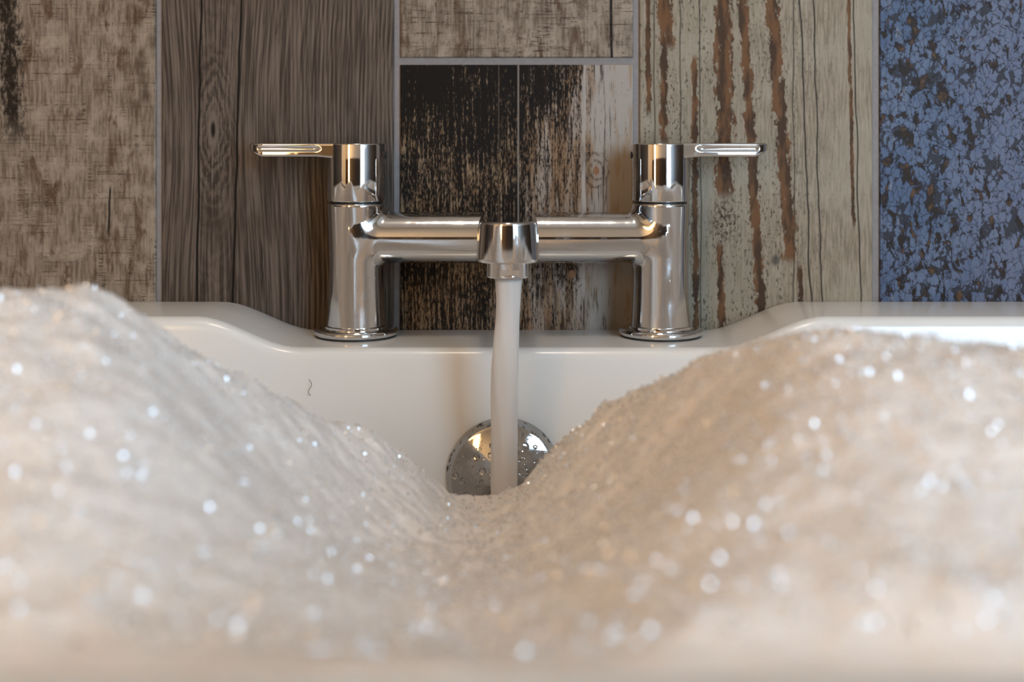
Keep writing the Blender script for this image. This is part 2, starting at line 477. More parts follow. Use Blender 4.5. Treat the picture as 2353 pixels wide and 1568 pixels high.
m = Mat('bath_acrylic'); x, y, z = m.coords()
m.set(Base_Color=m.mix(m.noise(x / 0.2, y / 0.2, z / 0.2), (0.79, 0.78, 0.75, 1), (0.83, 0.82, 0.79, 1)), Roughness=0.24, Coat_Weight=0.25, Coat_Roughness=0.08); M['bath'] = m.mat

m = Mat('foam'); x, y, z = m.coords()
fb = m.voro(x / 0.0016, y / 0.0016, z / 0.0016, 'F1')
fn = m.noise(x / 0.006, y / 0.006, z / 0.006, 4.0, 0.6)
m.set(Base_Color=m.mix(fn, (0.87, 0.81, 0.755, 1), (0.92, 0.865, 0.815, 1)), Roughness=0.4)
m.p.inputs['Subsurface Weight'].default_value = 0.8
m.p.inputs['Subsurface Radius'].default_value = (1.0, 0.8, 0.65)
m.p.inputs['Subsurface Scale'].default_value = 0.007
m.p.subsurface_method = 'BURLEY'
m.bump(fn * 0.6 - fb, 0.14, 0.001); M['foam'] = m.mat

m = Mat('soap_bubble')
gl = m.new('BsdfGlossy'); gl.inputs['Color'].default_value = (0.95, 0.95, 1.0, 1); gl.inputs['Roughness'].default_value = 0.18
tr = m.new('BsdfTransparent'); df = m.new('BsdfDiffuse'); df.inputs[0].default_value = (0.88, 0.84, 0.79, 1)
m1 = m.new('MixShader'); m1.inputs[0].default_value = 0.45; m.link(tr.outputs[0], m1.inputs[1]); m.link(df.outputs[0], m1.inputs[2])
m2 = m.new('MixShader'); m2.inputs[0].default_value = 0.16; m.link(m1.outputs[0], m2.inputs[1]); m.link(gl.outputs[0], m2.inputs[2])
m.link(m2.outputs[0], m.out.inputs[0]); M['bubble'] = m.mat

m = Mat('bubble_film')
gl = m.new('BsdfGlossy'); gl.inputs['Color'].default_value = (0.95, 0.97, 1.0, 1); gl.inputs['Roughness'].default_value = 0.12
df = m.new('BsdfDiffuse'); df.inputs[0].default_value = (0.92, 0.89, 0.85, 1); tr = m.new('BsdfTransparent')
m1 = m.new('MixShader'); m1.inputs[0].default_value = 0.25; m.link(tr.outputs[0], m1.inputs[1]); m.link(df.outputs[0], m1.inputs[2])
m2 = m.new('MixShader'); m2.inputs[0].default_value = 0.27; m.link(m1.outputs[0], m2.inputs[1]); m.link(gl.outputs[0], m2.inputs[2])
m.link(m2.outputs[0], m.out.inputs[0]); M['shiny'] = m.mat

m = Mat('running_water'); x, y, z = m.coords()
st = m.noise(x / 0.0022, y / 0.0022, z / 0.05, 3.0)
m.set(Base_Color=m.mix(st, (0.88, 0.85, 0.82, 1), (0.96, 0.94, 0.92, 1)), Roughness=0.25)
m.p.inputs['IOR'].default_value = 1.33
m.bump(st, 0.35, 0.0008)
tr = m.new('BsdfTransparent'); tl = m.new('BsdfTranslucent'); tl.inputs[0].default_value = (0.92, 0.89, 0.86, 1)
a = m.new('MixShader'); a.inputs[0].default_value = 0.4; m.link(m.p.outputs[0], a.inputs[1]); m.link(tl.outputs[0], a.inputs[2])
b = m.new('MixShader'); b.inputs[0].default_value = 0.06; m.link(a.outputs[0], b.inputs[1]); m.link(tr.outputs[0], b.inputs[2])
m.link(b.outputs[0], m.out.inputs[0]); M['water'] = m.mat

m = Mat('water_drop'); m.set(Base_Color=(1, 1, 1, 1), Roughness=0.02, Transmission_Weight=1.0); m.p.inputs['IOR'].default_value = 1.33; M['drop'] = m.mat
m = Mat('hair'); m.set(Base_Color=(0.10, 0.07, 0.05, 1), Roughness=0.5); M['hair'] = m.mat

m = Mat('cream_paint'); x, y, z = m.coords()
m.set(Base_Color=m.mix(m.noise(x / 0.3, y / 0.3, z / 0.3), (0.40, 0.345, 0.28, 1), (0.45, 0.39, 0.32, 1)), Roughness=0.8); M['paint'] = m.mat
m = Mat('dark_panelling'); x, y, z = m.coords()
m.set(Base_Color=m.mix(m.noise(x / 0.02, y / 0.02, z / 0.5, 4.0), (0.035, 0.024, 0.016, 1), (0.085, 0.058, 0.040, 1)), Roughness=0.6); M['panel'] = m.mat
m = Mat('ceiling_paint'); x, y, z = m.coords()
m.set(Base_Color=m.mix(m.noise(x / 0.3, y / 0.3, z / 0.3), (0.80, 0.76, 0.70, 1), (0.84, 0.80, 0.74, 1)), Roughness=0.85); M['ceil'] = m.mat
m = Mat('floor_boards'); x, y, z = m.coords()
m.set(Base_Color=m.mix(m.noise(x / 0.015, y / 0.4, 0.0, 4.0), (0.07, 0.048, 0.032, 1), (0.15, 0.105, 0.07, 1)), Roughness=0.5); M['floor'] = m.mat
m = Mat('white_frame'); m.set(Base_Color=(0.8, 0.8, 0.78, 1), Roughness=0.4); M['frame'] = m.mat

def emis(name, rgb, e):
    m = Mat(name); x, y, z = m.coords()
    em = m.new('Emission'); em.inputs[1].default_value = e
    m.t.links.new(m.mix(m.noise(x / 0.1, y / 0.1, z / 0.1), rgb + (1,), tuple(c * 0.94 for c in rgb) + (1,)), em.inputs[0])
    m.link(em.outputs[0], m.out.inputs[0]); return m.mat
M['pane'] = emis('frosted_daylight', WINDOW_RGB, WINDOW_E)
M['paper'] = emis('glowing_paper', LAMP_RGB, LAMP_E)
M['opal'] = emis('fill_glass', CEIL_RGB, CEIL_E)

# ================================================================ room
RX, RY0, RY1, RZ = 1.25, -1.70, WALL_Y + 0.0018, 2.35
def slab(name, x0, x1, y0, y1, z0, z1, mat):
    v, f = boxv(x0, x1, y0, y1, z0, z1)
    o = mesh_obj(name, v, f, mat, smooth=False); return tag(o, kind='structure')
tag(slab('floor', -RX, RX, RY0, RY1, -0.05, 0, M['floor']), 'dark boarded bathroom floor', 'floor')
tag(slab('ceiling', -RX, RX, RY0, RY1, RZ, RZ + 0.05, M['ceil']), 'off-white painted ceiling', 'ceiling')
wall = tag(slab('wall_back', -RX, RX, RY1, RY1 + 0.08, 0, RZ, M['grout']), 'grey grouted wall of wood-look tiles behind the bath', 'wall')
for nm, x0, x1 in (('left', -RX - 0.06, -RX), ('right', RX, RX + 0.06)):
    tag(slab('wall_' + nm, x0, x1, RY0, RY1, 0, RZ, M['paint']), 'cream painted %s side wall' % nm, 'wall')
tag(slab('wall_front', -RX, RX, RY0 - 0.06, RY0, 0, RZ, M['ceil']), 'cream painted wall opposite the tap', 'wall')
o = bevel_box('reflection_panel_1', -RX + 0.001, 0.52, RY0 + 0.001, RY0 + 0.018, 0.001, 0.80, 0.003, M['panel'])  # unseen panel added to mirror as the dark band in the chrome
tag(o, 'added dark panelling opposite the tap, to darken reflections in the chrome', 'panelling', kind='structure')
o = bevel_box('reflection_panel_2', -RX + 0.001, -RX + 0.018, -0.84, RY1 - 0.02, 0.001, 0.98, 0.003, M['panel'])  # both side panels are added to darken the edges of the chrome
tag(o, 'added dark panelling along the left wall, to darken reflections in the chrome', 'panelling', kind='structure')
o = bevel_box('reflection_panel_3', RX - 0.018, RX - 0.001, RY0 + 0.02, RY1 - 0.02, 0.001, 0.98, 0.003, M['panel'])
tag(o, 'added dark panelling along the right wall, to darken reflections in the chrome', 'panelling', kind='structure')
wn = tag(empty('window_1', (0.98, RY0 + 0.03, 0.34)), 'tall frosted window letting in cool daylight', 'window', kind='structure')
for x0, x1, z0, z1 in ((-0.40, -0.35, 0, 1.2), (0.35, 0.40, 0, 1.2), (-0.35, 0.35, 0, 0.05), (-0.35, 0.35, 1.15, 1.2)):
    if x1 > 0.2 and x0 > 0.2: x0, x1 = 0.22, 0.265
    if x1 > 0.2: x1 = min(x1, 0.22) if x0 < 0 else x1
    bevel_box('window_frame', x0, x1, -0.025, 0.02, z0, z1, 0.004, M['frame'], wn)
v, f = boxv(-0.35, 0.22, -0.02, -0.012, 0.05, 1.15)
mesh_obj('window_pane', v, f, M['pane'], wn, smooth=False)

# wall tiles: pattern units, x measured like the tile edges, y down from the frame's top line
def wx(px): return (px - 1176.5) * MM
def wz(py): return ZC - (py - 330) * MM
def tile(x0, x1, y0, y1, mat, proud=0.0, org=0.0):
    hh = 0.008
    v, f = boxv(0, (x1 - x0) * MM, 0, hh, -(y1 - org) * MM, -(y0 - org) * MM)
    o = mesh_obj('tile', v, f, mat, wall, smooth=False, loc=(wx(x0), WALL_Y - proud, wz(org)))
    bm = bmesh.new(); bm.from_mesh(o.data)
    bmesh.ops.bevel(bm, geom=[e for e in bm.edges if abs(e.verts[0].co.y) < 1e-6 and abs(e.verts[1].co.y) < 1e-6], offset=0.0007, segments=2, affect='EDGES', profile=0.5)
    bm.to_mesh(o.data); bm.free()
    return o
YT, YB = 330 - (RZ - ZC) / MM + 8, 905
G = 15
seen = [(-175, 358, 'sawn', 0.0000, -430), (372, 905, 'grained', 0.0003, -760), (1470, 2005, 'peeled', 0.0002, -980), (2022, 2555, 'crackle', 0.0000, -560)]
for x0, x1, mt, pr, ytop in seen:
    tile(x0, x1, ytop, YB, M[mt], pr)
tile(920, 1455, -1400, 132, M['sawn_dark'], 0.0001)
tile(920, 1455, 149, YB, M['burnt'], 0.0003)
kinds = ['sawn', 'grained', 'burnt', 'peeled', 'crackle', 'sawn_dark']
L = 1620
cols = [(-175, 358, -430), (372, 905, -760), (920, 1455, -1400), (1470, 2005, -980), (2022, 2555, -560)]
k = 1
for x0, x1, ytop in cols:                                  # the tiles above the ones in view
    y = ytop - G
    while y > YT + 60:
        tile(x0, x1, max(y - L, YT), y, M[kinds[(k * 5 + 2) % 6]], 0.0001 * (k % 4), org=max(y - L, YT) + 300); k += 1
        y -= L + G
for i in range(1, 9):                                      # columns beyond both sides of the frame
    for x0 in (-175 - 549 * i, 2022 + 549 * i):
        x1 = x0 + 533
        lo, hi = -RX / MM + 1176.5 + 4, RX / MM + 1176.5 - 4
        a, b = max(x0, lo), min(x1, hi)
        if b - a < 40: continue
        y = YB; first = 700 + (k * 397) % 900
        while y > YT + 60:
            ll = first if y == YB else L
            tile(a, b, max(y - ll, YT), y, M[kinds[(k * 5 + 1) % 6]], 0.0001 * (k % 4), org=max(y - ll, YT)); k += 1
            y -= ll + G

# ================================================================ bath
def rrect(x0, x1, y0, y1, r, nx=260, ny=40, nc=14):
    """closed loop, starts at the back left corner's end and runs along the back (tap) side first"""
    pts = []
    sx = np.linspace(x0 + r, x1 - r, nx)
    pts += [(x, y1) for x in sx]
    pts += [(x1 - r + r * math.cos(a), y1 - r + r * math.sin(a)) for a in np.linspace(math.pi / 2, 0, nc + 2)[1:-1]]
    pts += [(x1, y) for y in np.linspace(y1 - r, y0 + r, ny)]
    pts += [(x1 - r + r * math.cos(a), y0 + r + r * math.sin(a)) for a in np.linspace(0, -math.pi / 2, nc + 2)[1:-1]]
    pts += [(x, y0) for x in sx[::-1]]
    pts += [(x0 + r + r * math.cos(a), y0 + r + r * math.sin(a)) for a in np.linspace(-math.pi / 2, -math.pi, nc + 2)[1:-1]]
    pts += [(x0, y) for y in np.linspace(y0 + r, y1 - r, ny)]
    pts += [(x0 + r + r * math.cos(a), y1 - r + r * math.sin(a)) for a in np.linspace(math.pi, math.pi / 2, nc + 2)[1:-1]]
    return np.array(pts)
BX = 0.85                      # half length outside
BY1 = WALL_Y - 0.0006          # against the wall
BY0 = CAMY + 0.140             # outside of the near rim
IY1 = CAMY + 0.6895            # inner edge at the taps
IY0 = CAMY + 0.232             # inner edge near the camera
IX = 0.775
DROP = 0.0173
loops = []
def add_loop(dx0, dy0, dy1, z, r, fade): loops.append((dx0, dy0, dy1, z, r, fade))
RR = 0.0075                    # roll of the inner edge
add_loop(BX, BY0, BY1, ZR - 0.045, 0.03, 0.0)
add_loop(BX, BY0, BY1, ZR - 0.030, 0.03, 0.6)
for i in range(7):             # outer edge, small roll
    a = i / 6 * math.pi / 2; q = 0.003
    add_loop(BX - q * (1 - math.cos(a)), BY0 + q * (1 - math.cos(a)), BY1 - q * (1 - math.cos(a)), ZR - q * (1 - math.sin(a)), 0.03, 1.0)
add_loop(0.5 * (BX + IX), 0.5 * (BY0 + IY0), 0.5 * (BY1 + IY1), ZR + 0.0002, 0.06, 1.0)
for i in range(11):
    a = math.pi / 2 - i / 10 * (math.pi / 2 - 0.06)
    add_loop(IX + RR * (math.cos(math.pi / 2) - math.cos(a)) + RR, IY0 - RR + RR * math.cos(a), IY1 + RR - RR * math.cos(a), ZR - RR * (1 - math.sin(a)), 0.10, 1.0)
n_wall = 22
for i in range(1, n_wall + 1):
    t = i / n_wall; dep = t * 0.34
    slope = 0.055 * dep / 0.34 + 0.0
    add_loop(IX - dep * 0.35, IY0 + slope, IY1 - slope, ZR - RR - dep, 0.10, max(0.0, 1 - dep / 0.09) ** 1.5)
for i in range(1, 9):
    a = i / 8 * math.pi / 2
    add_loop(IX - 0.119 - 0.06 * math.sin(a) * 1.0, IY0 + 0.055 + 0.05 * (1 - math.cos(a)), IY1 - 0.055 - 0.05 * (1 - math.cos(a)), ZR - RR - 0.34 - 0.05 * math.sin(a), 0.10, 0.0)
vs, fs = [], []
def smooth01(t): t = np.clip(t, 0, 1); return t * t * (3 - 2 * t)
np_l = None
for (hx, y0, y1, z, r, fade) in loops:
    P = rrect(-hx, hx, y0, y1, r)
    n = len(P); np_l = n
    back = smooth01((P[:, 1] - (y1 - 0.10)) / 0.06)
    mask = smooth01((0.176 - np.abs(P[:, 0] + 0.001)) / 0.058) * back * (np.abs(P[:, 0]) < 0.3)
    zz = z - DROP * mask * fade
    base = len(vs)
    vs += [(P[i, 0], P[i, 1], zz[i]) for i in range(n)]
    if base:
        for i in range(n):
            j = (i + 1) % n
            fs.append((base - n + i, base + i, base + j, base - n + j))
fs.append(tuple(range(len(vs) - np_l, len(vs)))[::-1])
bath = tag(empty('bathtub', (0, 0, 0)), 'glossy white bathtub with a lowered tap deck against the tiled wall', 'bathtub')
o = mesh_obj('tub_shell', vs, fs, M['bath'], bath)
bm = bmesh.new(); bm.from_mesh(o.data); bmesh.ops.recalc_face_normals(bm, faces=bm.faces[:])
top = max(bm.faces, key=lambda q: q.calc_center_median().z)
if top.normal.z < 0: bmesh.ops.reverse_faces(bm, faces=bm.faces[:])
bm.to_mesh(o.data); bm.free()
bevel_box('side_panel', -BX + 0.01, BX - 0.01, BY0 + 0.012, BY0 + 0.024, 0.0, ZR - 0.02, 0.003, M['bath'], bath)
for s in (-1, 1):
    bevel_box('end_panel', s * (BX - 0.017) - 0.006, s * (BX - 0.017) + 0.006, BY0 + 0.025, BY1 - 0.004, 0.0, ZR - 0.02, 0.003, M['bath'], bath)

# ================================================================ tap (millimetres, then scaled)
TX = -0.0021
tap = tag(empty('bath_tap', (TX, 0, ZD)), 'chrome two-handled bridge bath tap standing on the white bath deck', 'tap')
S = 0.001
def part_sdf(name, f, lo, hi, h, mat, parent):
    P, Q, N = sdf_mesh(f, lo, hi, h)
    return np_obj(name, P * S, Q, mat, parent, normals=N)
HS = 90.0
def pillar(X, Y, Z, cx):
    t = np.clip((Z - 4) / 74.0, 0, 1)
    r = 16.1 + 1.5 * np.clip(1 - t / 0.55, 0, 1) ** 2 + 1.2 * np.clip((t - 0.55) / 0.45, 0, 1) ** 1.5
    d = np.hypot(X - cx, Y) - r
    return smax(smax(d, Z - 79.0, 1.6), 4.0 - Z, 0.6)
def body(X, Y, Z):
    p = np.minimum(pillar(X, Y, Z, -HS), pillar(X, Y, Z, HS))
    pipe = np.maximum(np.hypot(Y, Z - 58.3) - 15.2, np.abs(X) - HS)
    d = smin(p, pipe, 4.2)
    return np.maximum(d, Z - 79.0)
part_sdf('tap_body', body, (-110, -21, 2), (110, 21, 81), 0.9, M['body_chrome'], tap)
def spout(X, Y, Z):
    t = np.clip((73.6 - Z) / 22.0, 0, 1)
    # outline in plan: straight sides with a half round nose, sides flaring a little downwards
    yy = np.where(Y < -90, Y + 90, np.where(Y > 0, Y, 0))
    d = np.hypot(X * 15.9 / (15.4 + 1.3 * t), yy) - 15.9
    bot = 52.6 - 9.0 * np.clip((Y + 96) / 70.0, 0, 1) ** 1.2
    d = smax(d, Z - 73.9, 1.8)
    return smax(d, (bot - Z) * 0.97, 1.8)
sp = part_sdf('spout', spout, (-19, -110, 40), (19, 19, 76), 0.6, M['chrome'], tap)
def aer(X, Y, Z):
    d = np.hypot(X, Y + 90) - 11.3
    d = smax(d, 44.6 - Z, 0.8); d = np.maximum(d, Z - 54.0)
    flat = np.maximum.reduce([-(Y + 90) - 10.4 - 3.0, np.abs(X - 1.2) - 5.2, np.abs(Z - 47.6) - 1.5, Y + 90 + 10.0])
    flat = np.maximum.reduce([Y + 90 + 9.7, np.abs(X - 1.2) - 5.2, np.abs(Z - 47.6) - 1.5])
    d = np.maximum(d, -flat)
    return np.maximum(d, -np.maximum(np.hypot(X, Y + 90) - 9.0, Z - 46.5))
part_sdf('aerator', aer, (-13, -103, 43.1), (13, -77, 55.5), 0.33, M['chrome'], tap)
for s in (-1, 1):
    # base flange with a thin step
    prof = [(0, 0.8), (22.4, 0.8)] + arc(22.4, 2.9, 2.3, -80, 75, 10) + [(21.6, 5.2), (18.9, 5.3), (18.8, 6.4), (18.3, 6.8), (0, 6.8)]
    v, f = lathe([(r * S, z * S) for r, z in prof], 128)
    mesh_obj('base_flange', v, f, M['chrome'], tap, sharp=35, loc=(s * HS * S, 0, 0.0001))
    v, f = lathe([(0, 0.0), (0.0236, 0.0), (0.0236, 0.0010), (0, 0.0010)], 64)  # black ring put in as the dark shadow line under the flange
    mesh_obj('shadow_ring', v, f, M['gap'], tap, sharp=35, loc=(s * HS * S, 0, 0.0002))
    # turning gap under the handle
    v, f = lathe([(r * S, z * S) for r, z in [(0, 78.2), (15.6, 78.2), (15.6, 80.6), (0, 80.6)]], 64)
    mesh_obj('gap_ring', v, f, M['gap'], tap, sharp=35, loc=(s * HS * S, 0, 0))
    # handle: knob with a scooped lever
    prof = [(0, 79.9)] + arc(16.5, 80.7, 0.8, -90, 0, 4) + arc(16.5, 113.2, 0.8, 0, 90, 4) + [(0, 114.0)]
    v, f = lathe([(r * S, z * S) for r, z in prof], 128)
    hd = mesh_obj('handle', v, f, M['chrome'], tap, sharp=35, loc=(s * HS * S, 0, 0))
    def lever(X, Y, Z, s=s):
        U = X * s                                   # outward from the knob axis
        hw = 12.5 - 3.2 * np.clip((U - 10) / 50.0, 0, 1)
        # plan: rounded outline
        q = np.hypot(np.maximum(U - (63.0 - hw), 0), Y) - hw
        q = np.maximum(q, 8.0 - U)
        bot = 106.2 + 3.6 * np.clip((U - 54) / 9.0, 0, 1) ** 1.3 - 0.8 * np.clip((22 - U) / 8.0, 0, 1)
        top = 114.3
        d = smax(q, Z - top, 1.4); d = smax(d, bot - Z, 1.6)
        # scoops along both long sides
        for sy in (-1, 1):
            uu = np.maximum(np.abs(U - 39.0) - 15.5, 0)
            g = np.sqrt(uu ** 2 + ((Z - 111.0) * 2.1) ** 2 + (Y - sy * (hw + 6.0)) ** 2) - 7.0
            d = smax(d, -g, 0.6)
        return d
    part_sdf('lever', lever, ((-66 if s < 0 else 6), -15, 103), ((-6 if s < 0 else 66), 15, 117), 0.5, M['chrome'], hd)
    # grub screw facing the middle of the tap
    v, f = lathe([(0, 0.0), (2.0 * S, 0.0), (2.0 * S, 0.5 * S), (1.5 * S, 0.6 * S), (0, 0.6 * S)], 24)
    g = mesh_obj('set_screw', v, f, M['gap'], hd, sharp=35, loc=(-s * 17.2 * S, -0.001, 0.1072))
    g.rotation_euler = (0, math.radians(-90 * s), 0)

# ================================================================ running water
def pxyz(x, y, d): return ((x - 1176.5) * d * 1e-3 / FPX, CAMY + d * 1e-3, ZC - (y - 330) * d * 1e-3 / FPX)
rows = [(640, 1168, 31.5, 646), (660, 1168, 30, 645), (690, 1168, 28, 644), (730, 1166, 27, 643), (780, 1163, 29, 642), (840, 1161, 31, 641),
        (920, 1160, 31, 640), (1020, 1159, 30.5, 640), (1120, 1158, 31, 640), (1250, 1158, 33, 640)]
vs, fs = [], []
ys = np.linspace(640, 1250, 60); sg = 40
for yy in ys:
    cx = np.interp(yy, [r[0] for r in rows], [r[1] for r in rows]); rr = np.interp(yy, [r[0] for r in rows], [r[2] for r in rows]); dd = np.interp(yy, [r[0] for r in rows], [r[3] for r in rows])
    p = pxyz(cx, yy, dd); R = rr * dd * 1e-3 / FPX
    for i in range(sg):
        a = 2 * math.pi * i / sg
        q = R * (1 + 0.035 * math.sin(3 * a + yy * 0.012) + 0.02 * math.sin(7 * a - yy * 0.03))
        vs.append((p[0] + q * math.cos(a), p[1] + q * 0.85 * math.sin(a), p[2]))
for k in range(len(ys) - 1):
    for i in range(sg):
        j = (i + 1) % sg
        fs.append((k * sg + i, (k + 1) * sg + i, (k + 1) * sg + j, k * sg + j))
fs.append(tuple(range(sg))); fs.append(tuple(range(len(vs) - sg, len(vs)))[::-1])
tag(mesh_obj('water_stream', vs, fs, M['water']), 'white stream of running water falling from the spout into the foam', 'water')

# ================================================================ overflow cover
ocx, ocy, ocz = pxyz(1159, 1098, 676)
wall_at = IY1 - 0.055 * (ZR - RR - ocz) / 0.34
ov = tag(empty('overflow_cover', (ocx, wall_at + 0.001, ocz)), 'round chrome overflow cover beaded with water on the inner bath wall', 'overflow')
capz = lambda r: 13.4 - (80 - math.sqrt(80 ** 2 - r * r))
prof = [(0, 0.0), (31.4, 0.0), (31.9, 0.8), (31.7, 2.2), (30.4, 5.0), (29.0, 7.6), (28.6, 8.2), (28.0, capz(28.0))] + [(r, capz(r)) for r in (27.3, 25, 22, 18, 14, 10, 6, 3)] + [(0, 13.4)]
v, f = lathe([(r * S, z * S) for r, z in prof], 128)
TILT = math.radians(90 - 6)
def rot(p):    # lathe axis z -> towards the camera, tipped a little upwards with the wall
    x_, y_, z_ = p
    c, s_ = math.cos(TILT), math.sin(TILT)
    return (x_, y_ * c - z_ * s_, y_ * s_ + z_ * c)
mesh_obj('cover_cap', [rot(p) for p in v], f, M['darkened_chrome'], ov, sharp=40)
# droplets: flattened domes, on the face and on the rim
def dome(seg=14, rings=5):
    prof = [(math.sin(a), 0.55 * math.cos(a)) for a in np.linspace(math.pi / 2 + 0.25, 0.0, rings + 1)]
    prof[-1] = (0, prof[-1][1])
    v, f = lathe([(0, -0.14)] + prof, seg); return v, f
dv, dfc = dome()
dme = bpy.data.meshes.new('water_droplet'); dme.from_pydata(dv, [], dfc); dme.update()
dme.polygons.foreach_set('use_smooth', [True] * len(dme.polygons)); dme.materials.append(M['drop'])
face_z = capz
placed = []; tries = 0
while len(placed) < 110 and tries < 4000:
    tries += 1
    a = random.uniform(-0.9, math.pi + 0.9); r = 26.5 * math.sqrt(random.random())
    q = random.choice([0.4, 0.5, 0.6, 0.8, 1.0, 1.3, 1.6, 2.0])
    x_, y_ = r * math.cos(a), r * math.sin(a)
    if any(math.hypot(x_ - px, y_ - py) < (q + pq) * 1.15 for px, py, pq in placed): continue
    placed.append((x_, y_, q))
    o = bpy.data.objects.new('water_droplet', dme); C.objects.link(o); o.parent = ov
    o.location = rot((x_ * S, y_ * S, face_z(r) * S)); o.rotation_euler = (TILT, 0, 0)
    o.rotation_euler.rotate_axis('Z', random.uniform(0, 3)); o.scale = (q * S * random.uniform(1, 1.35), q * S, q * S * 0.8)
for i in range(26):
    a = random.uniform(0.15, math.pi - 0.15); zz = random.uniform(2.8, 7.6); q = random.choice([0.6, 0.9, 1.2]); rr_ = 31.4 - (zz - 2.8) * 0.5
    o = bpy.data.objects.new('water_droplet', dme); C.objects.link(o); o.parent = ov
    o.location = rot((rr_ * math.cos(a) * S, rr_ * math.sin(a) * S, zz * S))
    nrm = Vector(rot((0.82 * math.cos(a), 0.82 * math.sin(a), 0.57))); o.rotation_mode = 'QUATERNION'; o.rotation_quaternion = nrm.to_track_quat('Z', 'X')
    o.scale = (q * S * 1.3, q * S, q * S * 0.7)

# ================================================================ foam
ridge = [(-400, 690, 420), (-150, 672, 420), (0, 672, 430), (100, 672, 438), (200, 656, 445), (270, 695, 447), (340, 745, 452), (430, 803, 466), (560, 864, 490), (650, 918, 507),
         (760, 977, 532), (860, 1004, 556), (940, 1054, 580), (1000, 1112, 600), (1050, 1152, 615), (1120, 1160, 612), (1180, 1142, 612), (1220, 1094, 602),
         (1290, 1014, 580), (1380, 944, 546), (1480, 886, 516), (1570, 860, 496), (1620, 820, 476), (1700, 794, 456), (1830, 769, 432), (1900, 760, 422),
         (2000, 762, 416), (2100, 775, 415), (2200, 788, 415), (2353, 796, 415), (2520, 802, 415), (2800, 810, 415)]
slope = [(-300, 900, 350), (-300, 1200, 295), (0, 900, 352), (0, 1200, 295), (0, 1450, 256), (300, 900, 376), (300, 1165, 318), (300, 1400, 272), (600, 1050, 440), (600, 1250, 340),
         (600, 1450, 272), (850, 1150, 500), (850, 1300, 395), (850, 1450, 295), (1100, 1230, 530), (1050, 1320, 420), (1000, 1440, 310), (1100, 1500, 268),
         (1300, 1150, 480), (1300, 1300, 365), (1300, 1450, 282), (1600, 950, 430), (1600, 1165, 330), (1600, 1400, 266), (1900, 900, 370), (1900, 1165, 308), (1900, 1400, 262),
         (1100, 1178, 582), (1150, 1172, 586), (1060, 1176, 582), (1120, 1198, 552), (1030, 1172, 566), (1175, 1160, 592), (1180, 1185, 560), (2250, 900, 358), (2250, 1165, 303), (2250, 1400, 258), (2650, 900, 356), (2650, 1200, 300)]
near = [(x, 1512, 247) for x in range(-500, 3000, 250)]
pts = []
for x, y, d in ridge + slope + near:
    X, Y, Z = pxyz(x, y, d); pts.append((X, Y, Z))
for x, y, d in ridge:
    X, Y, Z = pxyz(x, y, d)
    floor_z = ZC - 0.200
    for dd, dz in ((35, 0.014), (80, 0.050)):
        if d + dd < 690: pts.append((X * (1 + 0.3 * dd / d), Y + dd * 1e-3, max(Z - dz, floor_z)))
for X in (-0.75, -0.55, -0.4, 0.4, 0.55, 0.75):
    for d, z in ((250, -0.110), (330, -0.100), (420, -0.092), (520, -0.105), (650, -0.13)):
        pts.append((X, CAMY + d * 1e-3, ZC + z))
for x in (-0.3, -0.2, -0.1, 0.1, 0.2, 0.3): pts.append((x, CAMY + 0.70, ZC - 0.15 - 0.055 * (abs(x) < 0.15)))
for x in (-0.045, -0.02, 0.0, 0.03): pts.append((x, CAMY + 0.70, ZC - 0.207)); pts.append((x, CAMY + 0.655, ZC - 0.200))
pts = np.array(pts) * 10
def tps(r2): return r2 * np.log(r2 + 1e-9) * 0.5
A = pts[:, :2]; n = len(A)
K = tps(((A[:, None] - A[None]) ** 2).sum(2)) + np.eye(n) * 0.0003
Pm = np.concatenate([np.ones((n, 1)), A], 1)
sol = np.linalg.solve(np.block([[K, Pm], [Pm.T, np.zeros((3, 3))]]), np.concatenate([pts[:, 2], np.zeros(3)]))
def foam_h(X, Y):
    q = np.stack([X.ravel() * 10, Y.ravel() * 10], 1); out = np.empty(len(q))
    for i in range(0, len(q), 40000):
        qq = q[i:i + 40000]
        out[i:i + 40000] = tps(((qq[:, None] - A[None]) ** 2).sum(2)) @ sol[:n] + sol[n] + qq @ sol[n + 1:]
    z = (out / 10).reshape(X.shape)
    return np.clip(z, ZC - 0.202, ZC - 0.049)
gx = np.concatenate([np.linspace(-0.735, -0.32, 50)[:-1], np.arange(-0.32, 0.3201, 0.00125), np.linspace(0.32, 0.735, 50)[1:]])
gy = np.concatenate([np.arange(IY0 + 0.004, IY1 - 0.012, 0.00125)])
X, Y = np.meshgrid(gx, gy, indexing='ij')
Z0 = foam_h(X, Y)
mm = 1000
lump = 0.0020 * vnoise(X * mm / 34, Y * mm / 34, 1) + 0.0016 * vnoise((X + 0.6 * Y) * mm / 15, (Y - 0.6 * X) * mm / 15, 2) * (1 + 1.3 * smooth01((Y - CAMY - 0.33) / 0.12))
wX = X + 0.006 * vnoise(X * mm / 19, Y * mm / 19, 7) + 0.003 * vnoise(X * mm / 8, Y * mm / 8, 9)
wY = Y + 0.006 * vnoise(X * mm / 19, Y * mm / 19, 8) + 0.003 * vnoise(X * mm / 8, Y * mm / 8, 6)
fine = 0.0008 * vnoise((wX + 0.4 * wY) * mm / 6.5, (wY - 0.4 * wX) * mm / 6.5, 3) + 0.0007 * vnoise((wX - 0.7 * wY) * mm / 3.1, (wY + 0.7 * wX) * mm / 3.1, 4)
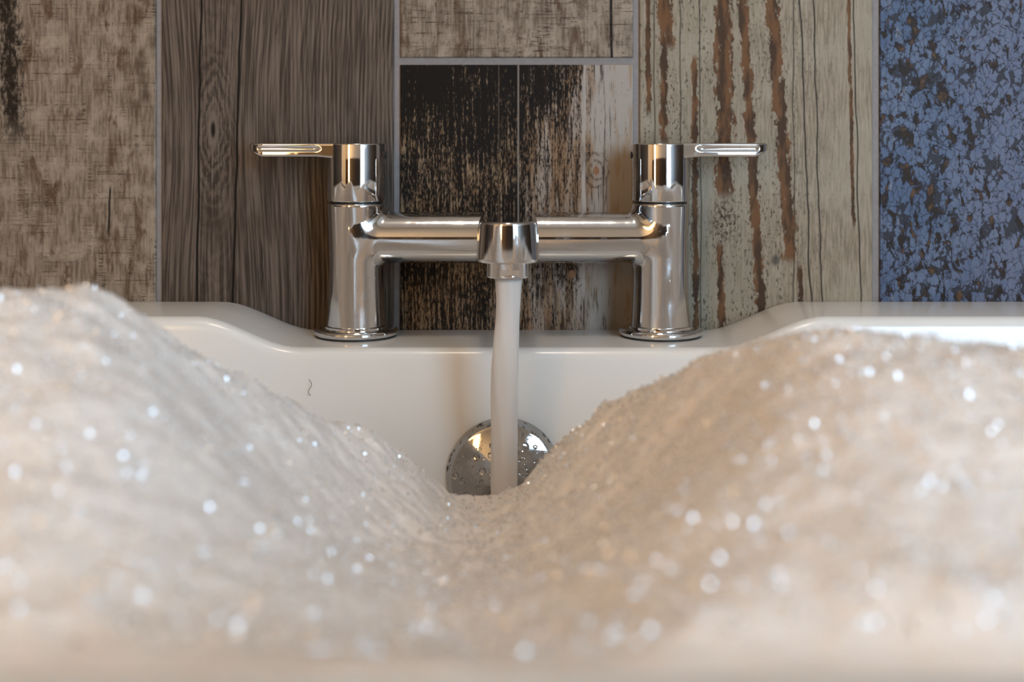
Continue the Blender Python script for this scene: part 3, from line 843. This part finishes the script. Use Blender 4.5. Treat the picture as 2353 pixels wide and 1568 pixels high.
# the wet hollow where the water lands is rippled
hol = np.exp(-((X + 0.012) ** 2 / (2 * 0.05 ** 2) + (Y - (CAMY + 0.52)) ** 2 / (2 * 0.10 ** 2)))
fine = fine * (1 + 1.2 * hol) + hol * 0.0030 * vnoise((wX + 0.4 * wY) * mm / 10, (wY - 0.2 * wX) * mm / 5.5, 5)
edge = smooth01((Y - (IY0 + 0.004)) / 0.02)
Zf = Z0 + (lump + fine) * (0.3 + 0.7 * edge)
nx_, ny_ = X.shape
Vt = np.stack([X.ravel(), Y.ravel(), Zf.ravel()], 1)
I = np.arange(nx_ * ny_).reshape(nx_, ny_)
Q = np.stack([I[:-1, :-1].ravel(), I[1:, :-1].ravel(), I[1:, 1:].ravel(), I[:-1, 1:].ravel()], 1)
# skirt and underside make it a body
bd = np.concatenate([I[:-1, 0], I[-1, :-1], I[:0:-1, -1], I[0, :0:-1]])
low = Vt[bd].copy(); low[:, 2] = ZC - 0.222
b0 = len(Vt); Vt = np.concatenate([Vt, low]); nb = len(bd); i0 = np.arange(nb); i1 = (i0 + 1) % nb
Q = np.concatenate([Q, np.stack([bd[i0], b0 + i0, b0 + i1, bd[i1]], 1)])
foam = tag(empty('bath_foam', (0, 0, 0)), 'heaped white bubble bath foam filling the tub, hollowed where the water falls', 'foam', kind='stuff')
fo = np_obj('foam_body', Vt, Q, M['foam'], foam); tag(fo, kind='stuff')

# single bubbles on the foam
def ico(sub):
    bm = bmesh.new(); bmesh.ops.create_icosphere(bm, subdivisions=sub, radius=1.0)
    v = np.array([q.co[:] for q in bm.verts]); f = np.array([[q.index for q in t.verts] for t in bm.faces]); bm.free(); return v, f
def bubbles(name, cnt, dmin, dmax, rmin, rmax, mat, sub, lift, pw=1.0, smoothz=True):
    d = dmin + (dmax - dmin) * RNG.random(cnt) ** pw
    x = (RNG.random(cnt) * 2 - 1) * (1280 * d / FPX) / 1000
    y = CAMY + d / 1000
    r = (rmin * (rmax / rmin) ** RNG.random(cnt)) / 1000
    ii = np.clip(np.searchsorted(gx, x), 1, nx_ - 1); jj = np.clip(np.searchsorted(gy, y), 1, ny_ - 1)
    c = np.stack([x, y, Zf[ii, jj] + r * lift], 1)
    iv, jf = ico(sub)
    V_ = (c[:, None] + iv[None] * r[:, None, None]).reshape(-1, 3)
    F_ = (np.arange(cnt)[:, None, None] * len(iv) + jf[None]).reshape(-1, 3)
    o = np_obj(name, V_, F_, mat, foam); tag(o, kind='stuff'); return o
bubbles('small_bubbles', 9000, 340, 640, 0.3, 1.0, M['bubble'], 1, 0.35, 0.8)
# bubble films: shallow clear caps, mostly tilted to throw window glints at the camera
def films(name, cnt, dmin, dmax, rmin, rmax, mat):
    d = dmin + (dmax - dmin) * RNG.random(cnt) ** 0.85
    x = (RNG.random(cnt) * 2 - 1) * (1280 * d / FPX) / 1000; y = CAMY + d / 1000
    r = (rmin + (rmax - rmin) * RNG.random(cnt) ** 2.0) / 1000
    ii = np.clip(np.searchsorted(gx, x), 1, nx_ - 1); jj = np.clip(np.searchsorted(gy, y), 1, ny_ - 1)
    nrm = RNG.normal(0, 0.36, (cnt, 3)) + np.array([0.26, -0.80, 0.42]); nrm /= np.linalg.norm(nrm, axis=1)[:, None]
    c = np.stack([x, y, Zf[ii, jj]], 1) + nrm * (r * 0.5)[:, None] + np.array([0, 0, 1]) * (r * 0.4)[:, None]
    t1 = np.cross(nrm, [0.3, 1, 0.2]); t1 /= np.linalg.norm(t1, axis=1)[:, None]; t2 = np.cross(nrm, t1)
    ang = np.linspace(0, 2 * math.pi, 10, endpoint=False)
    ring = [(0, 0, 0.10)] + [(0.55 * math.cos(a), 0.55 * math.sin(a), 0.07) for a in ang] + [(math.cos(a), math.sin(a), 0.0) for a in ang] + [(0, 0, -0.5)]
    ring = np.array(ring)
    V_ = c[:, None] + r[:, None, None] * (ring[None, :, :1] * t1[:, None] + ring[None, :, 1:2] * t2[:, None] + ring[None, :, 2:] * nrm[:, None])
    F = []
    for k in range(10):
        l = (k + 1) % 10
        F += [(0, 1 + k, 1 + l), (1 + k, 11 + k, 11 + l), (1 + k, 11 + l, 1 + l), (21, 11 + l, 11 + k)]
    F = np.array(F)
    o = np_obj(name, V_.reshape(-1, 3), (np.arange(cnt)[:, None, None] * len(ring) + F[None]).reshape(-1, 3), mat, foam)
    tag(o, kind='stuff'); o.data.set_sharp_from_angle(angle=math.radians(40)); return o
films('bubble_films', 8500, 252, 600, 0.3, 0.95, M['shiny'])

# ================================================================ hair on the bath wall
hp = [(710, 872), (714, 878), (716, 886), (712, 893), (709, 900), (710, 906), (714, 909)]
cu = bpy.data.curves.new('hair', 'CURVE'); cu.dimensions = '3D'; cu.bevel_depth = 0.00016; cu.bevel_resolution = 2
spn = cu.splines.new('BEZIER'); spn.bezier_points.add(len(hp) - 1)
for q, (a, b) in zip(spn.bezier_points, hp):
    zz = ZC - (b - 330) * 0.688 / FPX; yy = IY1 - 0.055 * (ZR - RR - zz) / 0.34 - 0.0002
    q.co = ((a - 1176.5) * (yy - CAMY) / FPX, yy, ZC - (b - 330) * (yy - CAMY) / FPX); q.handle_left_type = q.handle_right_type = 'AUTO'
ob = bpy.data.objects.new('hair', cu); C.objects.link(ob)
me = bpy.data.meshes.new_from_object(ob.evaluated_get(bpy.context.evaluated_depsgraph_get())); bpy.data.objects.remove(ob)
me.materials.clear(); me.materials.append(M['hair'])
ob = bpy.data.objects.new('hair', me); C.objects.link(ob); tag(ob, 'short dark curled hair stuck to the inner bath wall', 'hair')

# ================================================================ lamps of the room, the ceiling one added as fill
lp = tag(empty('floor_lamp', (-0.62, -1.32, 0)), 'tall paper floor lantern glowing warm behind the bath', 'lamp')
v, f = lathe([(0, 0), (0.13, 0), (0.13, 0.02), (0.015, 0.03), (0.015, 0.36), (0, 0.36)], 32)
mesh_obj('lamp_base', v, f, M['panel'], lp, sharp=35)
v, f = lathe([(0, 0.36), (0.06, 0.36), (0.07, 0.6), (0.07, 1.15), (0.06, 1.40), (0, 1.40)], 14)
mesh_obj('lamp_shade', v, f, M['paper'], lp, sharp=35)
# unseen cream door, added to mirror as a pale strip in the caps
M_door = Mat('door_paint'); M_door.set(Base_Color=(0.72, 0.66, 0.57, 1), Roughness=0.45)
dr = tag(empty('reflection_door', (-RX + 0.002, -1.25, 0.0)), 'added cream panelled door in the left wall, for a pale reflection in the chrome', 'door', kind='structure')
bevel_box('door_leaf', 0.0, 0.03, -0.38, 0.38, 0.002, 2.0, 0.003, M_door.mat, dr)
for z0, z1 in ((0.2, 0.9), (1.1, 1.85)):
    for y0 in (-0.30, 0.04): bevel_box('door_panel', 0.028, 0.038, y0, y0 + 0.26, z0, z1, 0.004, M_door.mat, dr)
cl = tag(empty('ceiling_fill', (0.0, -0.50, RZ)), 'added round ceiling light giving general fill', 'lamp')  # added to lift the overall light
v, f = lathe([(0, -0.085), (0.09, -0.075), (0.155, -0.045), (0.17, -0.015), (0, -0.015)], 20)
mesh_obj('lamp_glass', v, f, M['opal'], cl, sharp=50)
v, f = lathe([(0, -0.014), (0.18, -0.014), (0.18, -0.001), (0, -0.001)], 48)
mesh_obj('lamp_plate', v, f, M['frame'], cl, sharp=35)
